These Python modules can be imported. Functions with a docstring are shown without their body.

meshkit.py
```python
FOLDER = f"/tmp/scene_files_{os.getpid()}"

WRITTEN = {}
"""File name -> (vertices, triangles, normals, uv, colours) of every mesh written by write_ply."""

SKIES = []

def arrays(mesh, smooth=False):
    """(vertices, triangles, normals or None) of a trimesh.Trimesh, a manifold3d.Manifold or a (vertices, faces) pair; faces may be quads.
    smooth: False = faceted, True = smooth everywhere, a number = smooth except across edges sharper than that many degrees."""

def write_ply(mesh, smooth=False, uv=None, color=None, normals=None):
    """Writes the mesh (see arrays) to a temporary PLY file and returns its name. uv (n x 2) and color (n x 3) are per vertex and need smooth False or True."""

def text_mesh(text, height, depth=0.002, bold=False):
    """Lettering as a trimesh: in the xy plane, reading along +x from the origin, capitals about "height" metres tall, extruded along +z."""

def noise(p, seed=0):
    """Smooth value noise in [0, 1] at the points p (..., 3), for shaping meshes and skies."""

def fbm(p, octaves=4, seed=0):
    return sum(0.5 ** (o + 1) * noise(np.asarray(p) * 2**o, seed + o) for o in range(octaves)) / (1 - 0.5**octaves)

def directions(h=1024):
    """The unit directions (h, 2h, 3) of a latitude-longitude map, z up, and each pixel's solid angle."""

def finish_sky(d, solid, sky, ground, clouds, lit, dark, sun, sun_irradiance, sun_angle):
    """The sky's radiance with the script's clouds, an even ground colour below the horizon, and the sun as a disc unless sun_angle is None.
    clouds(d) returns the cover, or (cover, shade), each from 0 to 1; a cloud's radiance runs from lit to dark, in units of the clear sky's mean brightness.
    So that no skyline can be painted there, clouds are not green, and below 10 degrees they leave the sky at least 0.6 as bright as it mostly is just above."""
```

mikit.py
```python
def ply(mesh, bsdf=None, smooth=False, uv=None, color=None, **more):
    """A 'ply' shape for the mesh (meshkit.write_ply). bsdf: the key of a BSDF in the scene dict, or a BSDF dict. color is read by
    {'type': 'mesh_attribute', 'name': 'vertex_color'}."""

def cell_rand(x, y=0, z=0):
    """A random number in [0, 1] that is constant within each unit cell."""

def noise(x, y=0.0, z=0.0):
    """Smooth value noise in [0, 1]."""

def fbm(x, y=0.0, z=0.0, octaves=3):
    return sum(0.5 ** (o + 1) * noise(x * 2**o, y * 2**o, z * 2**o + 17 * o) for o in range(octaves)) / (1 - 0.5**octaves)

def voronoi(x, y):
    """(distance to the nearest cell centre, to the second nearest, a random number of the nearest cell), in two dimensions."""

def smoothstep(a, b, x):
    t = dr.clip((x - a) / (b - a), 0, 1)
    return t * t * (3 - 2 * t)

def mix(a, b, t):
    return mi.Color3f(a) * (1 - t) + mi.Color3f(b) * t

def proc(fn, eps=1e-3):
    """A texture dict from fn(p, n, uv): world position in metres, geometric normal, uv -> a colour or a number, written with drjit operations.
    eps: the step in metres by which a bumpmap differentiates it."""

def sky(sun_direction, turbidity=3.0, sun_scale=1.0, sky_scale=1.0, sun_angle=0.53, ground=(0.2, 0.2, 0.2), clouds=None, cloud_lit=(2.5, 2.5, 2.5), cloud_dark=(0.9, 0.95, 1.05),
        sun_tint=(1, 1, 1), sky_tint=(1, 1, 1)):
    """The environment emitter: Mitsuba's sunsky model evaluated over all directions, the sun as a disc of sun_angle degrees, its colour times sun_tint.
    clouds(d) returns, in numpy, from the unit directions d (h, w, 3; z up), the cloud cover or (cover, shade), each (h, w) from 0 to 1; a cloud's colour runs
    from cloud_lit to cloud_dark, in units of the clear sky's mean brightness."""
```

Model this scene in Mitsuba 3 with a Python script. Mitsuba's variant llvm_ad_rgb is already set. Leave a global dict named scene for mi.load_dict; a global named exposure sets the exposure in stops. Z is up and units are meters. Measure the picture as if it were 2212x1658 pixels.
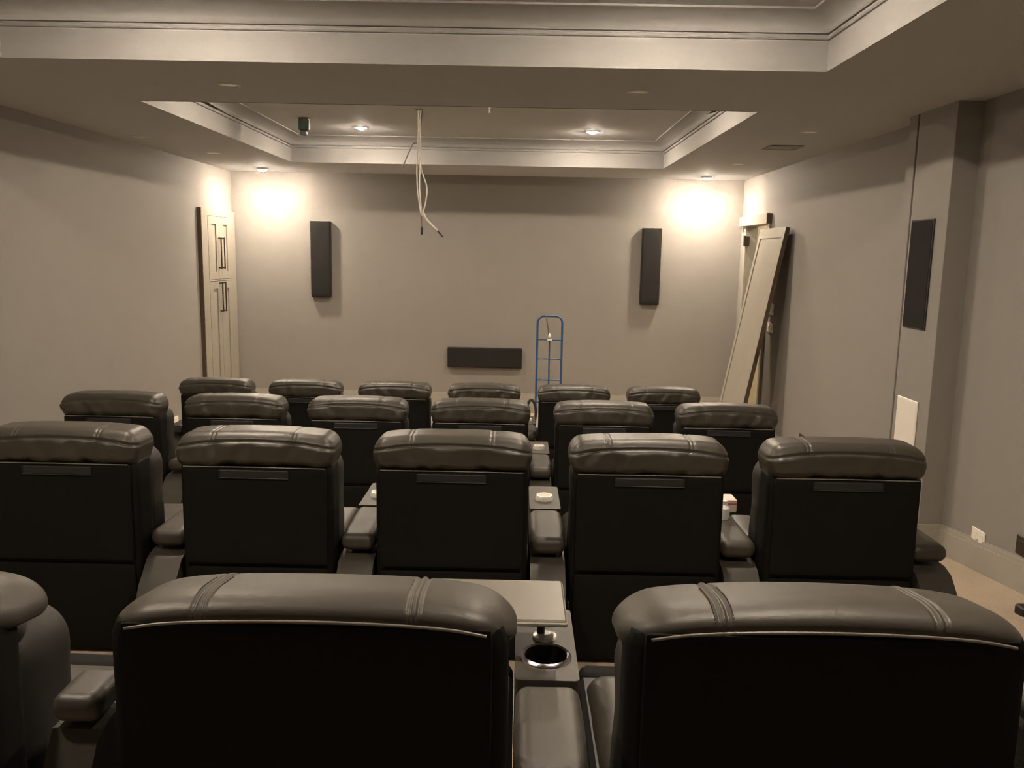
import math
import numpy as np
import trimesh
from shapely.geometry import Polygon, box as sbox
import drjit as dr
import mitsuba as mi
import mikit
import meshkit
from mikit import fbm, noise, mix, smoothstep

T = mi.ScalarTransform4f
scene, labels = {}, {}

# ------------------------------------------------------------------ camera, light, exposure
F, PITCH, YAW, ROLL = 1798.6, 0.1544, -0.0071, 0.0189
cp, sp, cy, sy = math.cos(PITCH), math.sin(PITCH), math.cos(YAW), math.sin(YAW)
fwd = np.array([sy * cp, cy * cp, -sp])
right0 = np.array([cy, -sy, 0.0])
up0 = np.cross(right0, fwd)
right = math.cos(ROLL) * right0 + math.sin(ROLL) * up0
up = -math.sin(ROLL) * right0 + math.cos(ROLL) * up0
cam_m = np.eye(4)
cam_m[:3, 0], cam_m[:3, 1], cam_m[:3, 2] = -right, up, fwd
scene['camera'] = {'type': 'perspective', 'fov_axis': 'x', 'fov': math.degrees(2 * math.atan(1106 / F)),
                   'near_clip': 0.05, 'far_clip': 100.0, 'to_world': T(cam_m.tolist())}
exposure = 4.0
LAMP = np.array([1.0, 0.83, 0.645]) * 97.0          # radiance of a lit downlight lens
HALL = np.array([1.0, 0.86, 0.60]) * 5.0            # lamp of the room beyond the doorway

# ------------------------------------------------------------------ room measures
HS, D, XL, XR, YB = 0.995, 11.0, -3.76, 2.862, -1.6      # soffit height, front wall, side walls, back wall
TZ = 1.285                                               # tray ceilings
TRAYS = [(-2.815, 0.70, 1.622, 4.673), (-2.642, 5.926, 1.612, 9.768)]
SL = 0.112


def floor_z(y):
    return min(max(-1.93 - SL * (y - 5.42), -2.10), -1.463)


Y_FLAT = 5.42 + 0.17 / SL
Y_TOP = 5.42 - (1.93 - 1.463) / SL
STEPS = [(2.20, -1.463), (4.31, -1.688), (6.30, -1.912)]        # terraces that carry the seat rows

# ------------------------------------------------------------------ materials


def rgb(c):
    return {'type': 'rgb', 'value': [float(x) for x in c]}


def two(b):
    return {'type': 'twosided', 'bsdf': b}


PAINT = (0.245, 0.23, 0.212)
CEIL = (0.37, 0.372, 0.375)


def paint_fn(base, amp=0.05):
    base = tuple(base)

    def fn(p, n, uv):
        v = fbm(p.x * 0.9, p.y * 0.9, p.z * 0.9, 3) * 0.7 + noise(p.x * 60, p.y * 60, p.z * 60) * 0.3
        return mi.Color3f(base) * (1.0 - amp + 2 * amp * v)
    return fn


scene['mat_paint'] = two({'type': 'principled', 'base_color': mikit.proc(paint_fn(PAINT)), 'roughness': 0.7, 'specular': 0.2})
scene['mat_ceiling'] = two({'type': 'principled', 'base_color': mikit.proc(paint_fn(CEIL)), 'roughness': 0.75, 'specular': 0.15})
scene['mat_tray_trim'] = two({'type': 'principled', 'base_color': mikit.proc(paint_fn((0.285, 0.280, 0.272))), 'roughness': 0.7, 'specular': 0.15})
scene['mat_trim'] = two({'type': 'principled', 'base_color': rgb((0.32, 0.30, 0.26)), 'roughness': 0.45, 'specular': 0.35})


def carpet_fn(p, n, uv):
    v = fbm(p.x * 220, p.y * 220, p.z * 220, 2)
    w = fbm(p.x * 3, p.y * 3, 0, 3)
    return mi.Color3f(0.38, 0.31, 0.235) * (0.72 + 0.4 * v + 0.16 * w)


scene['mat_carpet'] = two({'type': 'bumpmap', 'arbitrary': mikit.proc(lambda p, n, uv: fbm(p.x * 220, p.y * 220, 0, 2) * 0.004, 1e-3), 'scale': 1.0,
                           'bsdf': {'type': 'principled', 'base_color': mikit.proc(carpet_fn), 'roughness': 0.95, 'specular': 0.05, 'sheen': 0.3}})


def leather(base, rough, bump):
    def col(p, n, uv):
        v = fbm(p.x * 9, p.y * 9, p.z * 9, 3)
        return mi.Color3f(base) * (0.82 + 0.36 * v)

    def height(p, n, uv):
        return (fbm(p.x * 260, p.y * 260, p.z * 260, 2) - 0.5) * bump
    return two({'type': 'bumpmap', 'arbitrary': mikit.proc(height, 8e-4), 'scale': 1.0,
                'bsdf': {'type': 'principled', 'base_color': mikit.proc(col), 'roughness': rough, 'specular': 0.38}})


scene['mat_leather'] = leather((0.040, 0.036, 0.029), 0.40, 0.0006)
scene['mat_leather_soft'] = leather((0.040, 0.036, 0.029), 0.47, 0.0005)
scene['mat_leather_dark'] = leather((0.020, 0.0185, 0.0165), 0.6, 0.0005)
scene['mat_back'] = two({'type': 'principled', 'base_color': rgb((0.005, 0.005, 0.0046)), 'roughness': 0.75, 'specular': 0.15})
scene['mat_stitch'] = two({'type': 'principled', 'base_color': rgb((0.02, 0.018, 0.014)), 'roughness': 0.6})
scene['mat_welt'] = two({'type': 'principled', 'base_color': rgb((0.13, 0.12, 0.105)), 'roughness': 0.4, 'specular': 0.6})
scene['mat_black'] = two({'type': 'principled', 'base_color': rgb((0.015, 0.015, 0.016)), 'roughness': 0.5, 'specular': 0.4})
scene['mat_grille'] = two({'type': 'principled', 'base_color': mikit.proc(lambda p, n, uv: mi.Color3f(0.022, 0.021, 0.0205) * (0.8 + 0.4 * noise(p.x * 400, p.y * 400, p.z * 400))), 'roughness': 0.9, 'specular': 0.1})
scene['mat_speaker_box'] = two({'type': 'principled', 'base_color': rgb((0.022, 0.021, 0.02)), 'roughness': 0.55})
scene['mat_chrome'] = two({'type': 'roughconductor', 'material': 'Cr', 'alpha': 0.12})
scene['mat_steel_cup'] = two({'type': 'principled', 'base_color': rgb((0.82, 0.80, 0.75)), 'roughness': 0.3, 'metallic': 0.25})
scene['mat_bronze'] = two({'type': 'principled', 'base_color': rgb((0.05, 0.04, 0.03)), 'roughness': 0.35, 'metallic': 0.5})
scene['mat_white'] = two({'type': 'principled', 'base_color': rgb((0.72, 0.69, 0.62)), 'roughness': 0.4})
scene['mat_tray'] = two({'type': 'principled', 'base_color': rgb((0.12, 0.11, 0.092)), 'roughness': 0.4, 'specular': 0.5})
scene['mat_tray_edge'] = two({'type': 'principled', 'base_color': rgb((0.3, 0.28, 0.24)), 'roughness': 0.3})
scene['mat_blue'] = two({'type': 'principled', 'base_color': rgb((0.03, 0.085, 0.20)), 'roughness': 0.35, 'specular': 0.6})
scene['mat_rubber'] = two({'type': 'principled', 'base_color': rgb((0.02, 0.02, 0.02)), 'roughness': 0.8})
scene['mat_wire'] = two({'type': 'principled', 'base_color': rgb((0.50, 0.48, 0.42)), 'roughness': 0.45})
scene['mat_wire_grey'] = two({'type': 'principled', 'base_color': rgb((0.12, 0.115, 0.11)), 'roughness': 0.5})
scene['mat_lens_off'] = two({'type': 'principled', 'base_color': rgb((0.66, 0.66, 0.66)), 'roughness': 0.35})
scene['mat_ring'] = two({'type': 'principled', 'base_color': rgb((0.5, 0.49, 0.47)), 'roughness': 0.5})
scene['mat_green'] = two({'type': 'principled', 'base_color': rgb((0.03, 0.055, 0.035)), 'roughness': 0.6})
scene['mat_carton'] = two({'type': 'principled', 'base_color': rgb((0.62, 0.50, 0.43)), 'roughness': 0.6})
scene['mat_red'] = two({'type': 'principled', 'base_color': rgb((0.40, 0.06, 0.04)), 'roughness': 0.5})
scene['mat_paper'] = two({'type': 'principled', 'base_color': rgb((0.42, 0.43, 0.36)), 'roughness': 0.7})
scene['mat_door'] = two({'type': 'principled', 'base_color': mikit.proc(lambda p, n, uv: mi.Color3f(0.275, 0.255, 0.215) * (0.95 + 0.1 * fbm(p.x * 30, p.y * 30, p.z * 3, 2))), 'roughness': 0.4, 'specular': 0.35})
scene['mat_wood_edge'] = two({'type': 'principled', 'base_color': mikit.proc(lambda p, n, uv: mi.Color3f(0.075, 0.052, 0.035) * (0.7 + 0.6 * fbm(p.x * 60, p.y * 60, p.z * 4, 2))), 'roughness': 0.6})
scene['mat_hall'] = two({'type': 'diffuse', 'reflectance': rgb((0.7, 0.65, 0.55))})

# ------------------------------------------------------------------ helpers


def lab(key, label=None, category=None, group=None, kind=None):
    d = {}
    for a, b in (('label', label), ('category', category), ('group', group), ('kind', kind)):
        if b:
            d[a] = b
    labels[key] = d


def put(key, shape, to_world=None, label=None):
    """shape: (mesh, material, smooth) or an already written ply dict."""
    if isinstance(shape, tuple):
        shape = mikit.ply(shape[0], shape[1], smooth=shape[2] if len(shape) > 2 else 30)
    d = dict(shape)
    if to_world is not None:
        d['to_world'] = to_world
    assert key not in scene, key
    scene[key] = d
    if label:
        labels[key] = {'label': label}


def nn(base, i):
    return base if i == 0 else f'{base}_{i:03d}'


def cat(ms):
    return trimesh.util.concatenate(ms)


def bx(x0, y0, z0, x1, y1, z1):
    m = trimesh.creation.box((x1 - x0, y1 - y0, z1 - z0))
    m.apply_translation(((x0 + x1) / 2, (y0 + y1) / 2, (z0 + z1) / 2))
    return m


def rbox(x0, y0, z0, x1, y1, z1, b=0.004):
    """box with chamfered edges"""
    pts = []
    for sx in (0, 1):
        for sy_ in (0, 1):
            for sz in (0, 1):
                c = np.array([(x0, x1)[sx], (y0, y1)[sy_], (z0, z1)[sz]])
                s = np.array([1 - 2 * sx, 1 - 2 * sy_, 1 - 2 * sz]) * b
                for k in range(3):
                    p = c + s
                    p[k] = c[k]
                    pts.append(p)
    return trimesh.convex.convex_hull(np.array(pts))


def ext_x(poly, x0, x1):
    """polygon in (y, z) extruded along x"""
    m = trimesh.creation.extrude_polygon(poly, x1 - x0, engine='earcut')
    v = m.vertices.copy()
    return trimesh.Trimesh(np.stack([v[:, 2] + x0, v[:, 0], v[:, 1]], 1), m.faces, process=False)


def ext_y(poly, y0, y1):
    """polygon in (x, z) extruded along y"""
    m = trimesh.creation.extrude_polygon(poly, y1 - y0, engine='earcut')
    v = m.vertices.copy()
    return trimesh.Trimesh(np.stack([v[:, 0], y1 - v[:, 2], v[:, 1]], 1), m.faces, process=False)


def spline(pts, n=8):
    p = np.asarray(pts, float)
    p = np.vstack([2 * p[0] - p[1], p, 2 * p[-1] - p[-2]])
    out = []
    for i in range(1, len(p) - 2):
        for t in np.linspace(0, 1, n, endpoint=False):
            a, b, c, d = p[i - 1:i + 3]
            out.append(0.5 * (2 * b + (c - a) * t + (2 * a - 5 * b + 4 * c - d) * t * t + (3 * b - a - 3 * c + d) * t ** 3))
    out.append(p[-2])
    return np.array(out)


def tube(pts, r, sides=8, smooth=6, closed=False):
    p = spline(pts, smooth) if smooth > 1 and len(pts) > 2 else np.asarray(pts, float)
    n = len(p)
    tan = np.gradient(p, axis=0)
    tan /= np.linalg.norm(tan, axis=1, keepdims=True)
    ref = np.array([0, 0, 1.0]) if abs(tan[0, 2]) < 0.9 else np.array([1.0, 0, 0])
    vs = []
    u = np.cross(tan[0], ref)
    u /= np.linalg.norm(u)
    for i in range(n):
        u = u - tan[i] * (u @ tan[i])
        u /= np.linalg.norm(u)
        w = np.cross(tan[i], u)
        a = np.arange(sides) * 2 * np.pi / sides
        vs.append(p[i] + r * (np.cos(a)[:, None] * u + np.sin(a)[:, None] * w))
    v = np.vstack(vs + [p[:1], p[-1:]])
    f = []
    for i in range(n - 1):
        for k in range(sides):
            a, b = i * sides + k, i * sides + (k + 1) % sides
            f += [[a, b, b + sides], [a, b + sides, a + sides]]
    c0, c1 = n * sides, n * sides + 1
    for k in range(sides):
        f.append([c0, (k + 1) % sides, k])
        f.append([c1, (n - 1) * sides + k, (n - 1) * sides + (k + 1) % sides])
    return trimesh.Trimesh(v, f, process=False)


def lathe(profile, n=32, at=(0, 0, 0)):
    m = trimesh.creation.revolve(np.array(profile, float), sections=n)
    m.apply_translation(at)
    return m


def softbox(size, r, n, fn=None, at=(0, 0, 0)):
    """rounded cushion: a gridded box pulled to radius r at its edges, then shaped by fn(v, normals)"""
    h = np.array(size) / 2.0
    nx, ny, nz = n
    grids = []
    for ax, (a, b), (na, nb) in ((0, (1, 2), (ny, nz)), (1, (2, 0), (nz, nx)), (2, (0, 1), (nx, ny))):
        u, w = np.meshgrid(np.linspace(-1, 1, na + 1), np.linspace(-1, 1, nb + 1), indexing='ij')
        idx = np.arange((na + 1) * (nb + 1)).reshape(na + 1, nb + 1)
        q = np.stack([idx[:-1, :-1], idx[1:, :-1], idx[1:, 1:], idx[:-1, 1:]], -1).reshape(-1, 4)
        for s in (-1, 1):
            v = np.zeros((u.size, 3))
            v[:, ax] = s * h[ax]
            v[:, a] = u.ravel() * h[a]
            v[:, b] = w.ravel() * h[b]
            f = np.vstack([q[:, [0, 1, 2]], q[:, [0, 2, 3]]])
            grids.append(trimesh.Trimesh(v, f if s > 0 else f[:, ::-1], process=False))
    m = cat(grids)
    m.merge_vertices(digits_vertex=6)
    v = np.array(m.vertices)
    rr = np.minimum(r, h * 0.98)
    core = np.clip(v, -(h - rr), h - rr)
    d = (v - core) / rr
    ln = np.linalg.norm(d, axis=1, keepdims=True)
    v = core + np.where(ln > 0, d / np.maximum(ln, 1e-9), 0) * rr
    m = trimesh.Trimesh(v, m.faces, process=False)
    if fn is not None:
        m = trimesh.Trimesh(fn(v, np.array(m.vertex_normals)), m.faces, process=False)
    m.apply_translation(at)
    return m


def ring_sweep(rect, prof):
    """mitred moulding round the inside of a rectangle; prof: (inward distance, z)"""
    x0, y0, x1, y1 = rect
    v, f = [], []
    for d, z in prof:
        v += [(x0 + d, y0 + d, z), (x1 - d, y0 + d, z), (x1 - d, y1 - d, z), (x0 + d, y1 - d, z)]
    for i in range(len(prof) - 1):
        for k in range(4):
            a, b = 4 * i + k, 4 * i + (k + 1) % 4
            f += [[a, a + 4, b + 4], [a, b + 4, b]]
    return trimesh.Trimesh(v, f, process=False)


ORD = ['first', 'second', 'third', 'fourth', 'fifth', 'sixth', 'seventh']

# ------------------------------------------------------------------ the setting
WZ0, WZ1 = -2.4, 1.62
ramp = Polygon([(YB - .2, floor_z(YB)), (Y_TOP, floor_z(Y_TOP)), (Y_FLAT, -2.10), (D + .2, -2.10), (D + .2, -2.5), (YB - .2, -2.5)])
terr = [(YB - .2, STEPS[0][1])]
for k, (ys, zs) in enumerate(STEPS):
    terr += [(ys, zs), (ys, STEPS[k + 1][1] if k < 2 else -2.10)]
terr += [(D + .2, -2.10), (D + .2, -2.5), (YB - .2, -2.5)]
TXL, TXR = -3.17, 1.80
put('floor', (cat([ext_x(ramp, XL - .15, TXL), ext_x(Polygon(terr), TXL, TXR), ext_x(ramp, TXR, XR + .12)]), 'mat_carpet', False))
lab('floor', 'tan carpeted floor with terraces for the seats and sloping side aisles', kind='structure')
put('wall_front', (bx(XL - .15, D, WZ0, XR + .15, D + .15, WZ1), 'mat_paint', False))
lab('wall_front', 'taupe painted front wall with three black speakers', kind='structure')
put('wall_left', (bx(XL - .15, YB, WZ0, XL, D, WZ1), 'mat_paint', False))
lab('wall_left', 'taupe painted left wall', kind='structure')
put('wall_back', (bx(XL - .15, YB - .15, WZ0, XR + .15, YB, WZ1), 'mat_paint', False))
lab('wall_back', 'taupe painted back wall behind the viewer', kind='structure')
DY0, DY1, DZ1 = 9.765, 10.68, 0.40
wr = sbox(YB, WZ0, D, WZ1).difference(sbox(DY0, -2.10, DY1, DZ1))
put('wall_right', (ext_x(wr, XR, XR + .12), 'mat_paint', False))
lab('wall_right', 'taupe painted right wall with a doorway near the front', kind='structure')

plan = sbox(XL - .15, YB - .15, XR + .15, D + .15)
for t in TRAYS:
    plan = plan.difference(sbox(*t))
soffit = trimesh.creation.extrude_polygon(plan, WZ1 - HS, engine='earcut')
soffit.apply_translation((0, 0, HS))
caps = [bx(t[0], t[1], TZ, t[2], t[3], WZ1) for t in TRAYS]
put('ceiling', (cat([soffit] + caps), 'mat_ceiling', False))
lab('ceiling', 'taupe ceiling with two recessed trays in a lower soffit', kind='structure')


def crown_profile():
    z = HS
    p = [(0.0, z - .0015), (0.006, z - .0015), (0.006, z + .152), (-.014, z + .153), (-.014, z + .159), (0.012, z + .160), (0.017, z + .166), (0.018, z + .175), (0.014, z + .182), (-.010, z + .183),
         (-.010, z + .189), (0.018, z + .190), (0.022, z + .200)]
    for a in np.linspace(0, 1, 9)[1:]:
        p.append((0.022 + 0.108 * (1 - math.cos(a * math.pi / 2)), z + .200 + (TZ - HS - .212) * math.sin(a * math.pi / 2)))
    p += [(0.134, TZ - .010), (0.134, TZ)]
    return p


for i, t in enumerate(TRAYS):
    key = f'trim_{i + 1}'
    put(key, (ring_sweep(t, crown_profile()), 'mat_tray_trim', 20))
    lab(key, ('crown moulding with a double bead inside the nearer ceiling tray', 'crown moulding with a double bead inside the farther ceiling tray')[i], kind='structure')

# pilaster on the right wall
PX, PY0, PY1 = 2.70, 5.40, 6.05
put('trim_3', (cat([rbox(PX, PY0, WZ0 + .3, XR + .05, 5.905, HS + .02, .003), rbox(PX + .014, 5.90, WZ0 + .3, XR + .05, 5.935, HS + .02, .002),
                    rbox(PX, 5.93, WZ0 + .3, XR + .05, PY1, HS + .02, .003)]), 'mat_paint', False))
lab('trim_3', 'taupe wall pilaster on the right wall holding a black speaker', kind='structure')


def base_run(y0, y1, x0, x1, h=.195):
    ys = [y0] + [y for y in (Y_TOP, Y_FLAT) if y0 < y < y1] + [y1]

    def strip(a, b, xa, xb):
        return ext_x(Polygon([(y, floor_z(y) + a) for y in ys] + [(y, floor_z(y) + b) for y in reversed(ys)]), xa, xb)
    s = -1 if x1 > x0 else 1
    lo, hi = min(x0, x1), max(x0, x1)
    th = hi - lo
    if x0 > x1:      # board stands on a wall at x0, facing -x
        return cat([strip(-.01, h - .035, lo, hi), strip(h - .035, h - .012, lo + th * .3, hi), strip(h - .012, h, lo + th * .55, hi)])
    return cat([strip(-.01, h - .035, lo, hi), strip(h - .035, h - .012, lo, hi - th * .3), strip(h - .012, h, lo, hi - th * .55)])


put('baseboard_right', (cat([base_run(YB, PY0, XR, XR - .022), base_run(PY1, 9.68, XR, XR - .022), base_run(PY0 - .02, PY1, PX, PX - .02),
                             bx(PX - .02, PY0 - .022, floor_z(PY0) - .01, XR, PY0, floor_z(PY0) + .16),
                             bx(PX - .014, PY0 - .016, floor_z(PY0) + .16, XR, PY0, floor_z(PY0) + .195)]), 'mat_trim', False))
lab('baseboard_right', 'painted baseboard along the foot of the right wall', kind='structure')
put('baseboard_left', (base_run(YB, 9.78, XL, XL + .022), 'mat_trim', False))
lab('baseboard_left', 'painted baseboard along the foot of the left wall', kind='structure')
put('baseboard_front', (cat([bx(XL, D - .022, -2.11, XR, D, -1.885), bx(XL, D - .016, -1.885, XR, D, -1.855), bx(XL, D - .010, -1.855, XR, D, -1.838)]), 'mat_trim', False))
lab('baseboard_front', 'painted baseboard along the foot of the front wall', kind='structure')

# doorway in the right wall and the lit room behind it
CW = .065
put('door_1__casing', (cat([rbox(XR - CW, DY0 - .065, DZ1, XR, 10.90, DZ1 + .12, .004), rbox(XR - .03, DY0 - .065, -2.1, XR, DY0, DZ1, .003), rbox(XR - .03, DY1, -2.1, XR, DY1 + .09, DZ1, .003)]), 'mat_door', False))
put('door_1__casing_end', (rbox(XR - CW + .004, DY0 - .069, DZ1 + .004, XR, DY0 - .063, DZ1 + .116, .002), 'mat_wood_edge', False), label='dark brown bare end of the head casing')
put('door_1__jamb', (cat([bx(XR, DY0 - .02, -2.1, XR + .12, DY0, DZ1), bx(XR, DY1, -2.1, XR + .12, DY1 + .02, DZ1), bx(XR, DY0 - .02, DZ1, XR + .12, DY1 + .02, DZ1 + .02)]), 'mat_door', False))
put('door_1__hinge', (cat([rbox(XR - .05, DY1 - .02, .16, XR + .02, DY1 + .01, .28, .004), trimesh.creation.cylinder(.014, .13, sections=12, transform=trimesh.transformations.translation_matrix((XR - .045, DY1 - .015, .22)))]), 'mat_bronze', 30), label='dark hinge near the top of the frame')
lab('door_1', 'painted doorway frame in the right wall without its door, light beyond', kind='structure')
hx0, hx1, hy0, hy1 = XR + .12, 4.7, 9.1, 11.6
put('wall_beyond', (cat([bx(hx1, hy0, -2.1, hx1 + .1, hy1, .9), bx(hx0, hy1, -2.1, hx1 + .1, hy1 + .1, .9), bx(hx0, hy0 - .1, -2.1, hx1 + .1, hy0, .9), bx(hx0, hy0 - .1, .9, hx1 + .1, hy1 + .1, 1.0)]), 'mat_hall', False))
lab('wall_beyond', 'pale walls of the lit room beyond the doorway', kind='structure')
put('floor_beyond', (bx(hx0 - .12, hy0 - .1, -2.2, hx1 + .1, hy1 + .1, -2.1), 'mat_hall', False))
lab('floor_beyond', 'pale floor of the lit room beyond the doorway', kind='structure')
m = lathe([(0, .85), (.14, .855), (.16, .865), (.16, .895), (0, .895)], 32, (3.75, 10.35, 0))
d = mikit.ply(m, 'mat_white', smooth=30)
d['emitter'] = {'type': 'area', 'radiance': rgb(HALL)}
scene['hall_lamp'] = d
lab('hall_lamp', 'round ceiling lamp of the room beyond the doorway', 'lamp')

# ------------------------------------------------------------------ recliners


def fold(v, seed, amp):
    """vertical puckers of the leather"""
    r = np.random.default_rng(seed)
    q = np.stack([v[:, 0] * 11 + r.random() * 50, v[:, 1] * 4, v[:, 2] * 6 + r.random() * 50], 1)
    a = meshkit.fbm(q, 3, seed) - .5
    q2 = np.stack([v[:, 0] * 22 + v[:, 2] * 14 * (1 if seed % 2 else -1) + r.random() * 50, v[:, 1] * 6, v[:, 2] * 8], 1)
    b = meshkit.noise(q2, seed + 7) - .5
    return amp * (a * 1.7 + b * .9)


def head_fn(seed, rows4):
    def fn(v, n):
        x, y, z = v.T
        out = v.copy()
        disp = np.zeros(len(v))
        g = lambda c, w: np.exp(-((np.abs(x) - c) / w) ** 2)
        if rows4:
            wz = np.clip(n[:, 2] * .8 + .6, 0, 1)
            disp -= .0045 * g(.166, .0035) * wz + .0045 * g(.180, .0035) * wz - .002 * g(.173, .006) * wz
            q = np.stack([x * 5 + seed, y * 6, z * 6], 1)
            disp += .008 * (meshkit.fbm(q, 2, seed) - .5)
            disp *= np.clip((z + .032) / .03, 0, 1)
        else:
            z = z - .018
            rear = np.clip(-n[:, 1] * 1.4, 0, 1)
            low = np.clip((.02 - z) / .06, 0, 1)
            disp -= .009 * np.exp(-((z - (.042 - .012 * (x / .32) ** 2)) / .005) ** 2) * np.clip(.15 - n[:, 1], 0, 1)   # seam along the back of the roll
            upz = np.clip((z - .03) / .02, 0, 1) * np.clip(n[:, 2] + .7, 0, 1)
            disp -= .003 * (g(.160, .004) + g(.174, .004)) * upz
            disp += rear * np.clip((.05 - z) / .03, 0, 1) * (.006 + fold(v, seed, .017) - .008 * np.exp(-((np.abs(x) - .15 - z * .4) / .03) ** 2))
            q = np.stack([x * 9 + seed, y * 9, z * 9], 1)
            disp += .006 * (meshkit.fbm(q, 2, seed + 3) - .5)
        out += n * disp[:, None]
        t = np.abs(out[:, 0]) / .32
        if rows4:
            out[:, 2] -= .014 * t ** 2 + .016 * t ** 6 + .15 * (out[:, 1] + .107)
        else:
            out[:, 2] -= (.010 * t ** 2 + .012 * t ** 6) * np.clip((z + .08) / .1, 0, 1)
            out[:, 0] *= 1 - .05 * np.clip((.0 - z) / .08, 0, 1)
            out[:, 1] += .030 * np.clip((-.03 - z) / .04, 0, 1.6) ** 1.5 * rear          # tucked in under the piping
        return out
    return fn


def cushion_fn(seed, amp=.010):
    def fn(v, n):
        q = v * 6 + seed * 3.7
        return v + n * (amp * (meshkit.fbm(q, 2, seed) - .5))[:, None]
    return fn


# parts that the recliners share
back_shell = mikit.ply(softbox((.625, .15, .825), .03, (30, 10, 30), at=(0, .092, .425)), 'mat_back', smooth=True)
back_shell_wide = mikit.ply(softbox((.652, .10, .85), (.03, .03, .02), (30, 10, 30), at=(0, .055, .442)), 'mat_back', smooth=True)
back_panel = mikit.ply(softbox((.585, .022, .41), .009, (24, 4, 20), at=(0, .008, .617)), 'mat_back', smooth=True)
back_panel_wide = mikit.ply(softbox((.60, .02, .48), .009, (24, 4, 20), at=(0, .006, .628)), 'mat_back', smooth=True)
lower_panel = mikit.ply(softbox((.585, .02, .375), .009, (24, 4, 16), at=(0, .012, .205)), 'mat_back', smooth=True)
back_cushion_low = mikit.ply(softbox((.625, .22, .42), .085, (32, 14, 28), cushion_fn(4, .014), at=(0, .215, .575)), 'mat_leather_dark', smooth=True)
back_cushion = mikit.ply(softbox((.61, .22, .50), .085, (32, 14, 28), cushion_fn(4, .014), at=(0, .235, .60)), 'mat_leather_dark', smooth=True)
seat_wide = mikit.ply(softbox((.65, .54, .21), .06, (32, 28, 12), cushion_fn(2), at=(0, .51, .298)), 'mat_leather', smooth=True)
base_wide = mikit.ply(rbox(-.336, .03, 0, .336, .80, .37, .012), 'mat_black', smooth=False)
seat_cushion = mikit.ply(softbox((.632, .52, .19), .06, (32, 28, 12), cushion_fn(2), at=(0, .50, .345)), 'mat_leather', smooth=True)
footrest_wide = mikit.ply(softbox((.668, .09, .34), .03, (30, 8, 16), cushion_fn(5), at=(0, .825, .205)), 'mat_back', smooth=True)
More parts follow.
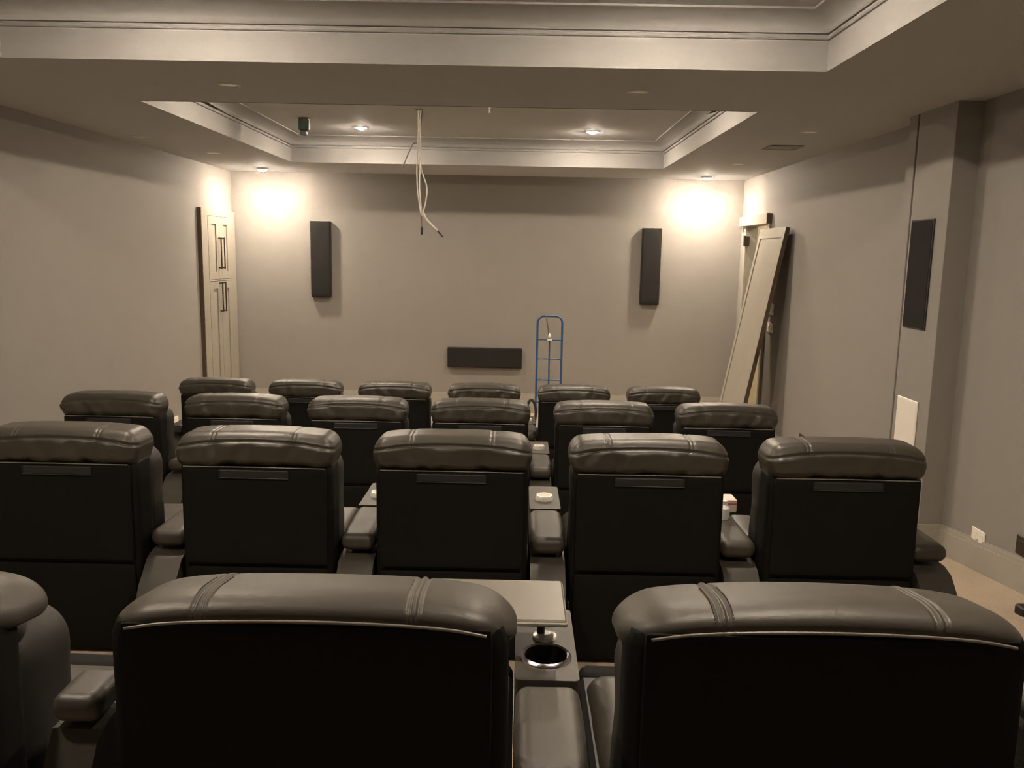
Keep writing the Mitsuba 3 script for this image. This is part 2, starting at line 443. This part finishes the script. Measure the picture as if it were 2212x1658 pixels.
footrest = mikit.ply(softbox((.60, .09, .30), .035, (30, 8, 16), cushion_fn(5), at=(0, .775, .235)), 'mat_leather', smooth=True)
base_frame = mikit.ply(rbox(-.323, .03, 0, .323, .70, .27, .012), 'mat_black', smooth=False)
strap = mikit.ply(cat([rbox(-.14, -.008, .778, .14, .010, .812, .004), tube([(-.14, -.009, .779), (.14, -.009, .779)], .0022, 6, 1), tube([(-.139, -.009, .779), (-.139, -.009, .812)], .0018, 6, 1),
                       tube([(.139, -.009, .779), (.139, -.009, .812)], .0018, 6, 1)]), 'mat_black', smooth=30)
welt3 = mikit.ply(tube([(-.288, -.001, .822), (-.15, -.003, .823), (0, -.003, .824), (.15, -.003, .823), (.288, -.001, .822)], .0028, 6, 5), 'mat_welt', smooth=True)
welt4 = mikit.ply(tube([(x, -.009 + .006 * abs(x / .3) ** 4, .879 - .014 * (x / .32) ** 2 - .016 * (x / .32) ** 6) for x in np.linspace(-.29, .29, 13)], .0026, 6, 4), 'mat_welt', smooth=True)


def make_stitch_mesh():
    """short threads lying across the roll on either side of each seam"""
    segs = []
    yc, zc, rr = .0805, .8822, .0363                    # rear upper corner of the roll
    for s in (-1, 1):
        for xo in (.158, .188):
            drop = .014 * (xo / .32) ** 2 + .016 * (xo / .32) ** 6
            path = [(yc + .05 * (1 - u), zc + rr) for u in np.linspace(0, 1, 4, endpoint=False)]
            path += [(yc - .0775 * math.sin(a), zc + rr * math.cos(a)) for a in np.linspace(0, math.pi * .44, 11)]
            path = np.array(path)
            path[:, 1] -= .15 * path[:, 0]
            for i in range(len(path) - 1):
                a, b = path[i], path[i] * .4 + path[i + 1] * .6
                segs.append(tube([(s * xo, a[0], a[1] - drop), (s * xo, b[0], b[1] - drop)], .0012, 5, 1))
    return cat(segs)


stitch4 = mikit.ply(make_stitch_mesh(), 'mat_stitch', smooth=True)


def button(s):
    return mikit.ply(lathe([(0, 0), (.009, 0), (.008, .004), (0, .006)], 14).apply_transform(trimesh.transformations.rotation_matrix(math.pi / 2, (1, 0, 0))).apply_translation((s * .215, .018, .825)), 'mat_bronze', smooth=30)


buttons = {-1: button(-1), 1: button(1)}

ROWS = {  # row: (first x, count, y, z of the top)
    1: (-2.698, 6, 7.270, -1.149), 2: (-2.6386, 6, 5.259, -.929), 3: (-1.8609, 5, 3.2667, -.719), 4: (-1.175, 3, 1.2526, -.4957)}
PITCHES = {1: .8, 2: .8, 3: .8, 4: .843}
ROWNAME = {1: 'front row', 2: 'second row', 3: 'third row', 4: 'nearest row'}
SEGS = {1: (64, 20, 24), 2: (90, 24, 30), 3: (150, 32, 40), 4: (240, 48, 34)}


def row_matrix(row, x):
    _, _, y, zt = ROWS[row]
    zf = {1: -2.10, 2: -1.912, 3: -1.688, 4: -1.463}[row]
    s = 0.0
    k = (zt - zf - (0, 0, .010, .011, 0)[row]) / .965
    return T([[1, 0, 0, x], [0, 1, 0, y], [0, -s, k, zf], [0, 0, 0, 1]])


ci = 0
for row in (1, 2, 3, 4):
    x0, cnt, y, zt = ROWS[row]
    for i in range(cnt):
        t = nn('recliner', ci)
        ci += 1
        M = row_matrix(row, x0 + PITCHES[row] * i)
        put(t + '__back_shell', back_shell_wide if row == 4 else back_shell, M)
        put(t + '__back_panel', back_panel_wide if row == 4 else back_panel, M)
        put(t + '__lower_panel', lower_panel, M)
        put(t + '__back_cushion', back_cushion_low if row == 4 else back_cushion, M)
        put(t + '__seat_cushion', seat_wide if row == 4 else seat_cushion, M)
        put(t + '__footrest', footrest_wide if row == 4 else footrest, M)
        put(t + '__base_frame', base_wide if row == 4 else base_frame, M)
        if row == 4:
            hm = softbox((.675, .215, .074), .08, SEGS[4], head_fn(10 + i, True), at=(0, .108, .882))
            put(t + '__headrest', (hm, 'mat_leather_soft', True), M, 'smooth leather headrest roll')
            put(t + '__headrest__piping', welt4, M, 'pale piping along the lower edge')
            put(t + '__headrest__stitching', stitch4, M)
            lab(t + '__headrest__stitching', kind='stuff')
            if i > 0:
                put(t + '__button', buttons[1 if i == 1 else -1], M, 'small metal button on the back')
        else:
            hm = softbox((.648, .215, .190), (.055, .06, .06), SEGS[row], head_fn(100 + ci * 3, False), at=(0, .100, .872))
            put(t + '__headrest', (hm, 'mat_leather', True), M, 'creased leather headrest pillow')
            put(t + '__headrest__piping', welt3, M, 'pale piping along the lower edge')
            put(t + '__pull_strap', strap, M, 'flat strap pocket under the headrest')
        if row == 4:
            name = ['black leather recliner cut off by the left edge of the photo, nearest row', 'large black leather recliner left of the tray table, nearest row',
                    'large black leather recliner right of the tray table, nearest row'][i]
        else:
            name = f'black leather recliner, {ORD[i]} from the left in the {ROWNAME[row]}'
            if row == 1:
                name += ' by the screen wall'
        lab(t, name, 'recliner', f'recliners in the {ROWNAME[row]}')

# ------------------------------------------------------------------ consoles between the seats
W2 = .073
AH = .52


def cbase(pts, half=W2):
    m = ext_x(Polygon(pts), -half, half)
    return m


cons_base = mikit.ply(cbase([(-.20, 0), (-.18, .10), (-.05, .32), (.04, .41), (.10, .428), (.86, .428), (.885, .40), (.885, 0)]), 'mat_leather_soft', smooth=35)
side_base = mikit.ply(cbase([(-.20, 0), (-.16, .36), (.035, .66), (.14, .66), (.20, .42), (.20, 0)], .04), 'mat_leather_soft', smooth=20)
side_front = mikit.ply(rbox(-.04, .202, 0, .04, .94, .41, .01), 'mat_back', smooth=False)
pad_mesh = softbox((.15, .42, .075), .034, (14, 40, 8), cushion_fn(8, .006), at=(0, .285, AH - .037))
arm_pad = mikit.ply(pad_mesh, 'mat_leather_soft', smooth=True)
raised_pad = mikit.ply(softbox((.085, .115, .05), .022, (16, 20, 8), cushion_fn(9, .004), at=(0, .085, .693)), 'mat_leather_soft', smooth=True)
long_pad = mikit.ply(softbox((.145, .60, .075), .03, (16, 50, 8), cushion_fn(3, .005), at=(0, .185, AH - .037)), 'mat_leather_soft', smooth=True)


def deck_mesh(y0, y1, hy, hr):
    p = sbox(-W2, y0, W2, y1).buffer(-.012).buffer(.012)
    from shapely.geometry import Point
    p = p.difference(Point(0, hy).buffer(hr, 24))
    m = trimesh.creation.extrude_polygon(p, .09, engine='earcut')
    m.apply_translation((0, 0, AH - .09))
    return m


def cup(hy, r, depth, lip):
    return lathe([(0, AH - depth), (r - .004, AH - depth), (r - .002, AH), (r, AH + lip), (r + .005, AH + lip), (r + .009, AH + lip * .4), (r + .009, AH), (r, AH - .002), (r, AH - depth - .003), (0, AH - depth - .003)], 40, (0, hy, 0))


deck = mikit.ply(deck_mesh(.49, .87, .64, .036), 'mat_leather_soft', smooth=False)
cup_in = mikit.ply(cup(.64, .034, .006, .024), 'mat_steel_cup', smooth=40)
deck4 = mikit.ply(deck_mesh(.49, .87, .602, .052), 'mat_leather_soft', smooth=False)
ring4 = mikit.ply(lathe([(.050, AH - .004), (.050, AH + .006), (.054, AH + .009), (.060, AH + .004), (.061, AH)], 48, (0, .602, 0)), 'mat_chrome', smooth=40)
well4 = mikit.ply(lathe([(0, AH - .085), (.046, AH - .085), (.050, AH + .002), (.0515, AH + .002), (.0515, AH - .088), (0, AH - .088)], 40, (0, .602, 0)), 'mat_black', smooth=40)
flange4 = mikit.ply(lathe([(0, AH), (.030, AH), (.029, AH + .006), (.014, AH + .012), (.012, AH + .012), (0, AH + .012)], 32, (.0, .705, 0)), 'mat_steel_cup', smooth=30)

ki = 0
for row in (1, 2, 3, 4):
    x0, cnt, y, zt = ROWS[row]
    ks = range(cnt + 1) if row < 4 else range(1, cnt + 1)
    for i in ks:
        t = nn('armrest_console', ki)
        ki += 1
        M = row_matrix(row, x0 + PITCHES[row] * (i - .5))
        main = row == 4 and i == 2
        if row == 4:
            M = row_matrix(row, x0 + PITCHES[row] * (i - .5) + (.022, -.010, 0)[i - 1])
        if row == 4 and not main:
            put(t + '__base', side_base, M)
            put(t + '__front_box', side_front, M, 'black lower front section')
            put(t + '__arm_pad', raised_pad, M, 'short raised arm pad')
        else:
            put(t + '__base', cons_base, M)
            put(t + '__arm_pad', long_pad if main else arm_pad, M)
        if main:
            put(t + '__deck', deck4, M)
            put(t + '__cup_holder', well4, M, 'deep black cup well')
            put(t + '__cup_holder__rim', ring4, M, 'chrome rim')
            put(t + '__post_flange', flange4, M, 'polished flange of the tray post')
        elif row != 4:
            put(t + '__deck', deck, M)
            put(t + '__cup_holder', cup_in, M, 'polished steel cup holder')
        if main:
            name = 'leather console with black cup well, carrying the tray table in the nearest row'
        elif row == 4:
            name = ['', 'leather armrest beside the recliner cut off by the left edge, nearest row', '', 'leather armrest cut off by the right edge, nearest row'][i]
        elif i in (0, cnt):
            name = f"leather end armrest at the {'left' if i == 0 else 'right'} end of the {ROWNAME[row]}"
        else:
            name = f'leather console with steel cup holder between {ORD[i - 1]} and {ORD[i]} recliners, {ROWNAME[row]}'
        lab(t, name, 'armrest', f'armrest consoles in the {ROWNAME[row]}')

# tray table on the nearest console
M = row_matrix(4, ROWS[4][0] + .843 * 1.5 - .02)
zt_ = .618
put('tray_table__top', (rbox(-.265, .565, zt_, .055, .805, zt_ + .010, .004), 'mat_tray', False), M)
put('tray_table__edge', (cat([rbox(-.267, .562, zt_ - .006, .057, .808, zt_ + .005, .003)]), 'mat_tray_edge', False), M, 'lighter rim under the top')
put('tray_table__post', (lathe([(0, AH + .0125), (.010, AH + .0125), (.010, zt_ - .007), (.03, zt_ - .006), (0, zt_ - .006)], 20, (0, .705, 0)), 'mat_bronze', 30), M)
lab('tray_table', 'small grey-brown swivel tray table on a post above the nearest console', 'table')

# things lying on the armrests of the third row


def on_arm(row, gap, lx, ly, h=AH):
    return row_matrix(row, ROWS[row][0] - .4 + .8 * gap) @ T().translate([lx, ly, h])


M = on_arm(3, 4, .048, .54)
put('carton__box', (rbox(-.045, -.05, .001, .045, .05, .062, .003), 'mat_carton', False), M)
put('carton__stripe', (rbox(-.0462, -.0512, .040, .0462, .0512, .047, .001), 'mat_red', False), M, 'dark red stripe')
lab('carton', 'small pinkish carton on the armrest between fourth and fifth recliners of the third row', 'box')
M = on_arm(3, 4, .012, .40)
put('drink_bottle__body', (lathe([(0, .001), (.022, .001), (.025, .02), (.024, .05), (.016, .062), (.012, .07), (0, .07)], 24), 'mat_lens_off', 30), M)
put('drink_bottle__cap', (lathe([(0, .07), (.013, .07), (.013, .085), (0, .087)], 20), 'mat_white', 30), M, 'white cap')
lab('drink_bottle', 'small pale bottle in front of the pinkish carton on a third row armrest', 'bottle')
M = on_arm(3, 1, -.012, .52)
put('snack_box__box', (rbox(-.06, -.05, .003, .055, .05, .05, .003), 'mat_red', False), M)
put('snack_box__lid', (rbox(-.062, -.052, .048, .057, .052, .062, .003), 'mat_carton', False), M, 'pale lid')
lab('snack_box', 'red box with pale lid on the leftmost visible armrest of the third row', 'box')


def crumple(v, n):
    return v + n * (.02 * (meshkit.fbm(v * 38, 3, 5) - .5))[:, None]


put('crumpled_paper', (softbox((.085, .09, .035), .015, (22, 22, 10), crumple, at=(0, 0, .022)), 'mat_paper', False), on_arm(3, 1, .005, .40))
lab('crumpled_paper', 'crumpled pale green paper in front of the red box on a third row armrest', 'paper')

# ------------------------------------------------------------------ downlights
ring_m = mikit.ply(lathe([(.0555, 0), (.057, -.006), (.062, -.007), (.070, -.002), (.070, 0)], 36), 'mat_ring', smooth=30)
ring_deep = mikit.ply(lathe([(.0555, -.021), (.057, -.025), (.061, -.025), (.069, -.004), (.072, 0)], 36), 'mat_ring', smooth=30)
lens_on = lathe([(0, -.024), (.024, -.022), (.040, -.016), (.050, -.008), (.055, 0), (0, 0)], 32)
lens_off = mikit.ply(lathe([(0, -.003), (.03, -.003), (.055, -.002), (.055, 0), (0, 0)], 32), 'mat_lens_off', smooth=30)
lens_on_d = mikit.ply(lens_on, 'mat_white', smooth=40)
lit = [((-1.70, 9.03, TZ), 'lit downlight in the farther ceiling tray, left of the hanging cables'), ((.73, 9.04, TZ), 'lit downlight in the farther ceiling tray, right of the hanging cables'),
              ((-1.70, 6.70, TZ), 'lit downlight hidden behind the soffit, near left of the farther tray'), ((.73, 6.70, TZ), 'lit downlight hidden behind the soffit, near right of the farther tray'),
       ((-1.69, 3.87, TZ), 'lit downlight in the nearer ceiling tray, front left'), ((.726, 3.87, TZ), 'lit downlight in the nearer ceiling tray, front right'),
       ((-1.69, 1.50, TZ), 'lit downlight in the nearer ceiling tray, back left'), ((.726, 1.50, TZ), 'lit downlight in the nearer ceiling tray, back right'),
       ((-3.20, 10.50, HS), 'lit downlight in the front left corner of the soffit'), ((2.285, 10.58, HS), 'lit downlight in the front right corner of the soffit')]
di = 0
for p, name in lit:
    t = nn('downlight', di)
    di += 1
    M = T().translate(list(p))
    put(t + '__ring', ring_deep if p[2] == HS else ring_m, M)
    d = dict(lens_on_d)
    if p[2] == HS:
        M = T().translate([p[0], p[1], p[2] - .022])
    d['emitter'] = {'type': 'area', 'radiance': rgb(LAMP * (1.35 if p[2] == HS else 1.0))}
    put(t + '__lens', d, M, 'glowing lens')
    lab(t, name, 'lamp', 'lit downlights')
for p, name in [((-1.808, 5.314), 'unlit downlight in the beam between the trays, left'), ((.697, 5.307), 'unlit downlight in the beam between the trays, right'),
                ((2.254, 6.808), 'unlit downlight in the right soffit, nearest of the two there'), ((2.296, 9.145), 'unlit downlight in the right soffit, beyond the flush vent'),
                ((-3.497, 7.808), 'unlit downlight in the left soffit, nearer of the two there'), ((-3.256, 8.996), 'unlit downlight in the left soffit, nearer the front corner')]:
    t = nn('downlight', di)
    di += 1
    M = T().translate([p[0], p[1], HS])
    put(t + '__ring', ring_m, M)
    put(t + '__lens', lens_off, M, 'dull lens, switched off')
    lab(t, name, 'lamp', 'unlit downlights')

# flush vent in the right soffit
put('ceiling_vent__frame', (cat([rbox(2.19, 7.60, HS - .008, 2.21, 7.90, HS, .002), rbox(2.47, 7.60, HS - .008, 2.49, 7.90, HS, .002), rbox(2.21, 7.88, HS - .008, 2.47, 7.90, HS, .002), rbox(2.21, 7.60, HS - .008, 2.47, 7.62, HS, .002)]), 'mat_paint', False))
put('ceiling_vent__panel', (bx(2.215, 7.625, HS - .004, 2.465, 7.875, HS), 'mat_paint', False))
lab('ceiling_vent', 'flush square panel in the soffit near the right wall', 'vent')

# ------------------------------------------------------------------ cables from the farther tray
Yc = 7.87
cab = [[(-.955, Yc, TZ), (-.95, Yc, 1.03), (-.938, Yc, .80), (-.945, Yc, .62), (-.93, Yc, .41), (-.912, Yc, .33)],
       [(-.945, Yc + .01, TZ), (-.955, Yc, 1.1), (-.965, Yc, .9), (-.968, Yc, .7), (-.96, Yc, .55), (-.935, Yc, .38), (-.925, Yc, .34)],
       [(-.93, Yc, TZ), (-.94, Yc - .01, 1.15), (-.93, Yc - .02, .95), (-.93, Yc - .02, .78), (-.90, Yc - .02, .68), (-.872, Yc - .02, .58), (-.885, Yc - .02, .46), (-.905, Yc - .02, .38), (-.91, Yc - .02, .34)],
       [(-.92, Yc + .01, TZ), (-.938, Yc + .01, 1.1), (-.945, Yc + .01, .8), (-.935, Yc + .01, .6), (-.94, Yc + .01, .5), (-.93, Yc, .36), (-.925, Yc, .27), (-.922, Yc, .23)]]
for k, pts in enumerate(cab):
    put(nn('hanging_cable__wire', k), (tube(pts, .0062 if k else .0075, 8, 6), 'mat_wire' if k != 3 else 'mat_wire_grey', True))
put('hanging_cable__white_lead', (tube([(-.905, Yc - .02, .36), (-.88, Yc - .02, .31), (-.83, Yc - .02, .255), (-.775, Yc - .02, .205)], .010, 8, 6), 'mat_wire', True), label='thick white lead curving right')
put('hanging_cable__plug', (tube([(-.780, Yc - .02, .209), (-.735, Yc - .02, .160), (-.722, Yc - .02, .148)], .007, 8, 2), 'mat_black', True), label='black tip of the white lead')
put('hanging_cable__connector', (cat([lathe([(0, 0), (.012, 0), (.012, .022), (.008, .026), (.008, .034), (0, .034)], 14, (-.922, Yc, z)) for z in (.165, .20)]), 'mat_black', 30), label='black connector at the lowest end')
put('hanging_cable__thin_wire', (tube([(-.96, Yc, .99), (-1.0, Yc, .985), (-1.03, Yc, .93), (-1.055, Yc, .88), (-1.085, Yc, .81), (-1.10, Yc, .775)], .006, 8, 6), 'mat_wire_grey', True), label='short dark wire branching left')
put('hanging_cable__ceiling_hole', (lathe([(0, -.003), (.036, -.003), (.04, 0), (0, 0)], 24, (-.95, Yc, TZ)), 'mat_wire_grey', 30), label='dark ceiling cut-out')
lab('hanging_cable', 'bundle of white and grey projector cables hanging from the farther ceiling tray', 'cable')
put('ceiling_hook', (cat([lathe([(0, 0), (.016, 0), (.014, -.008), (.007, -.012), (.007, -.045), (.010, -.050), (0, -.054)], 16, (-.299, 7.66, TZ))]), 'mat_white', 30))
lab('ceiling_hook', 'small white peg on the farther tray ceiling right of the cables', 'hook')
put('junction_box__body', (rbox(-2.20, 8.42, TZ - .125, -2.10, 8.50, TZ, .012), 'mat_green', False))
put('junction_box__plate', (rbox(-2.185, 8.43, TZ - .17, -2.125, 8.49, TZ - .125, .01), 'mat_wire_grey', False), label='grey nipple under the box')
lab('junction_box', 'dark green box hanging in the left front corner of the farther tray', 'box')

# ------------------------------------------------------------------ speakers


def speaker(key, x0, x1, z0, z1, y1, dep, name, group):
    put(key + '__cabinet', (rbox(x0, y1 - dep + .02, z0, x1, y1, z1, .006), 'mat_speaker_box', False))
    put(key + '__grille', (softbox((x1 - x0 - .004, .03, z1 - z0 - .004), .012, (12, 4, 24), at=((x0 + x1) / 2, y1 - dep + .015, (z0 + z1) / 2)), 'mat_grille', True), label='black cloth grille')
    lab(key, name, 'speaker', group)


G = 'black speakers on the front wall'
SD = .08
speaker('wall_speaker', -2.730, -2.468, -.600, .378, D, SD, 'tall black speaker high on the front wall, left of the cables', G)
speaker('wall_speaker_001', 1.570, 1.822, -.614, .366, D, SD, 'tall black speaker high on the front wall, right of the hand truck', G)
speaker('wall_speaker_002', -.940, .045, -1.495, -1.228, D, SD, 'wide low black speaker on the front wall beside the hand truck', G)
put('wall_speaker_003__frame', (rbox(PX - .012, 5.548, -.448, PX, 5.862, .282, .003), 'mat_speaker_box', False))
put('wall_speaker_003__grille', (rbox(PX - .016, 5.556, -.44, PX - .010, 5.854, .274, .003), 'mat_grille', False), label='black cloth grille')
lab('wall_speaker_003', 'flush tall black speaker set in the pilaster of the right wall', 'speaker')
put('access_plate', (cat([rbox(PX - .010, 5.542, -1.44, PX, 5.842, -.932, .004), rbox(PX - .013, 5.556, -1.43, PX - .008, 5.828, -.942, .004)]), 'mat_white', False))
lab('access_plate', 'white rectangular cover plate on the pilaster below the flush speaker', 'plate')

# ------------------------------------------------------------------ cabinet in the left wall
CY0, CY1, CZ1 = 9.80, 10.96, .472
fx = XL + .045
frame = sbox(CY0, -2.10, CY1, CZ1).difference(sbox(10.005, -.375, 10.775, .39)).difference(sbox(10.005, -1.95, 10.775, -.39))
put('wall_cabinet__frame', (ext_x(frame, XL, fx), 'mat_door', False))
put('wall_cabinet__back', (bx(XL, 9.99, -1.96, XL + .006, 10.79, .40), 'mat_black', False), label='dark inside seen in the door gaps')
put('wall_cabinet__side_edge', (rbox(XL, CY0 - .007, -2.10, fx + .004, CY0 + .012, CZ1 + .003, .002), 'mat_wood_edge', False), label='dark brown side edge')
di = 0
for (z0, z1, hz0, hz1) in ((-.370, .386, -.243, .140), (-1.945, -.396, -.775, -.405)):
    for s, (a, b) in enumerate(((10.01, 10.387), (10.393, 10.77))):
        t = nn('wall_cabinet__door', di)
        di += 1
        st = .11
        o = sbox(a, z0, b, z1)
        put(t, (cat([ext_x(o.difference(sbox(a + st, z0 + st * .8, b - st, z1 - st * .8)), XL + .012, fx + .002), bx(XL + .012, a + st, z0 + st * .8, fx - .014, b - st, z1 - st * .8)]), 'mat_door', False))
        hy = (10.335, 10.445)[s]
        hxx = fx + .038
        put(t + '__handle', (cat([tube([(hxx, hy, hz0), (hxx, hy, hz1)], .008, 10, 1), tube([(fx - .002, hy, hz0 + .012), (hxx + .006, hy, hz0 + .012)], .009, 10, 1), tube([(fx - .002, hy, hz1 - .012), (hxx + .006, hy, hz1 - .012)], .009, 10, 1)]), 'mat_bronze', 30), label='long dark bronze bar handle')
lab('wall_cabinet', 'tall built-in painted cabinet with bronze bar handles in the left wall', 'cabinet')

# ------------------------------------------------------------------ loose door leaning by the doorway
L, th = 2.47, .045
wy = .94
leaf_o = sbox(0, 0, wy, L)
hole = sbox(.075, .12, wy - .075, L - .11)
parts = cat([ext_x(leaf_o.difference(hole), 0, th), ext_x(hole, .010, th - .010)])
ang = math.degrees(math.atan2(.425, 2.40))
M = T().translate([2.335, 8.865, -2.095]) @ T().rotate([0, 1, 0], ang)
put('loose_door__panel', (parts, 'mat_door', False), M)
put('loose_door__edge', (bx(.001, -.004, .0, th - .001, .001, L), 'mat_wood_edge', False), M, 'dark unpainted long edge')
put('loose_door__latch', (rbox(.010, -.0065, 1.02, th - .010, -.003, 1.13, .001), 'mat_bronze', False), M, 'small latch plate in the edge')
lab('loose_door', 'pale panelled door leaf leaning against the right wall by the doorway', 'door')

# ------------------------------------------------------------------ plates and boxes on the walls


def side_plate(key, x, s, y0, y1, z0, z1, mat, name, catg, toggles=0, group=None):
    a, b = (x - .009, x) if s < 0 else (x, x + .009)
    put(key + '__plate', (rbox(a, y0, z0, b, y1, z1, .003), mat, False))
    for k in range(max(1, toggles)):
        yc = y0 + (k + .5) * (y1 - y0) / max(1, toggles)
        w = (y1 - y0) / max(1, toggles) * .28
        zc, hh = (z0 + z1) / 2, (z1 - z0) * .28
        xa, xb = (x - .012, x - .008) if s < 0 else (x + .008, x + .012)
        put(nn(key + '__insert', k), (rbox(xa, yc - w, zc - hh, xb, yc + w, zc + hh, .0015), mat, False))
    lab(key, name, catg, group)


side_plate('switch_plate', XR, -1, 9.40, 9.60, -.625, -.495, 'mat_white', 'white light switch plate on the right wall behind the leaning door, upper of two', 'switch', 2)
side_plate('switch_plate_001', XR, -1, 9.39, 9.59, -.825, -.715, 'mat_white', 'white light switch plate on the right wall behind the leaning door, lower of two', 'switch', 2)
side_plate('power_outlet', XR, -1, 4.885, 5.03, -1.715, -1.620, 'mat_white', 'white power outlet above the baseboard on the right wall, near the black box', 'outlet', 2)
side_plate('power_outlet_001', XL, 1, 8.87, 9.02, -1.94, -1.83, 'mat_white', 'white power outlet low on the left wall beyond the second row', 'outlet', 2)
side_plate('wall_box', XR, -1, 8.12, 8.27, -1.81, -1.73, 'mat_bronze', 'small dark box low on the right wall beyond the third row', 'box', 1)
side_plate('wall_box_001', XR, -1, 4.42, 4.575, -1.625, -1.515, 'mat_bronze', 'dark box low on the right wall at the photo\'s right edge', 'box', 1)
zf = floor_z(4.0)
put('floor_light__body', (rbox(XR - .27, 4.03, floor_z(4.10) - .006, XR - .19, 4.11, floor_z(4.10) + .05, .008), 'mat_black', False))
put('floor_light__face', (rbox(XR - .262, 4.025, floor_z(4.10) + .012, XR - .198, 4.032, floor_z(4.10) + .04, .002), 'mat_steel_cup', False), label='small metal face')
lab('floor_light', 'small black box standing on the carpet at the right edge of the photo', 'box')

# ------------------------------------------------------------------ blue hand truck by the front wall
Yh, xa, xb, zt2, zb = 9.6, .214, .499, -.695, -2.06
rc = .075
outline = [(xa, Yh, zb), (xa, Yh, zt2 - rc)] + [(xa + rc - rc * math.cos(a), Yh, zt2 - rc + rc * math.sin(a)) for a in np.linspace(.2, math.pi / 2, 5)] + \
          [(xb - rc + rc * math.sin(a), Yh, zt2 - rc + rc * math.cos(a)) for a in np.linspace(0, math.pi / 2 - .2, 5)] + [(xb, Yh, zt2 - rc), (xb, Yh, zb)]
put('hand_truck__frame', (tube(outline, .013, 10, 1), 'mat_blue', True))
for k, z in enumerate((-.965, -1.191, -1.436, -1.70)):
    put(nn('hand_truck__crossbar', k), (tube([(xa, Yh, z), (xb, Yh, z)], .010, 10, 1), 'mat_blue', True))
put('hand_truck__centre_bar', (tube([(.356, Yh, -.965), (.360, Yh, -1.9)], .010, 10, 1), 'mat_blue', True))
put('hand_truck__toe_plate', (cat([rbox(xa - .03, Yh - .01, -2.095, xb + .03, Yh + .22, -2.085, .003), rbox(xa - .03, Yh - .012, -2.095, xb + .03, Yh, -1.98, .003)]), 'mat_blue', False))
put('hand_truck__axle', (tube([(xa - .08, Yh - .1, -1.98), (xb + .08, Yh - .1, -1.98)], .011, 10, 1), 'mat_chrome', True), label='steel axle')
wh = lathe([(.0, -.02), (.045, -.022), (.05, -.03), (.085, -.03), (.11, -.022), (.115, 0), (.11, .022), (.085, .03), (.05, .03), (.045, .022), (0, .02)], 32)
wh.apply_transform(trimesh.transformations.rotation_matrix(math.pi / 2, (0, 1, 0)))
for k, x in enumerate((xa - .065, xb + .065)):
    put(nn('hand_truck__wheel', k), (wh.copy().apply_translation((x, Yh - .1, -1.98)), 'mat_rubber', 30), label='black rubber wheel')
    put(nn('hand_truck__fender', k), (tube([(x + .01 + .055 * math.cos(a), Yh - .17, -1.80 + .15 * math.sin(a)) for a in np.linspace(-.6, math.pi + .1, 10)], .016, 8, 3), 'mat_rubber', True), label='black curved guard over the wheel')
put('hand_truck__strap', (tube([(.315, Yh - .015, zt2 - .003), (.318, Yh - .017, zt2 - .05), (.33, Yh - .017, -.80), (.345, Yh - .016, -.90), (.352, Yh - .016, -.96)], .008, 6, 4), 'mat_wire_grey', True), label='grey strap hanging from the top bar')
put('hand_truck__buckle', (cat([rbox(.330, Yh - .028, -.978, .385, Yh - .012, -.955, .003), lathe([(0, .0), (.012, .0), (.018, .02), (.006, .05), (0, .055)], 12, (.355, Yh - .02, -.945))]), 'mat_white', False), label='pale buckle on the top crossbar')
lab('hand_truck', 'blue steel hand truck standing upright in front of the front wall', 'hand truck')
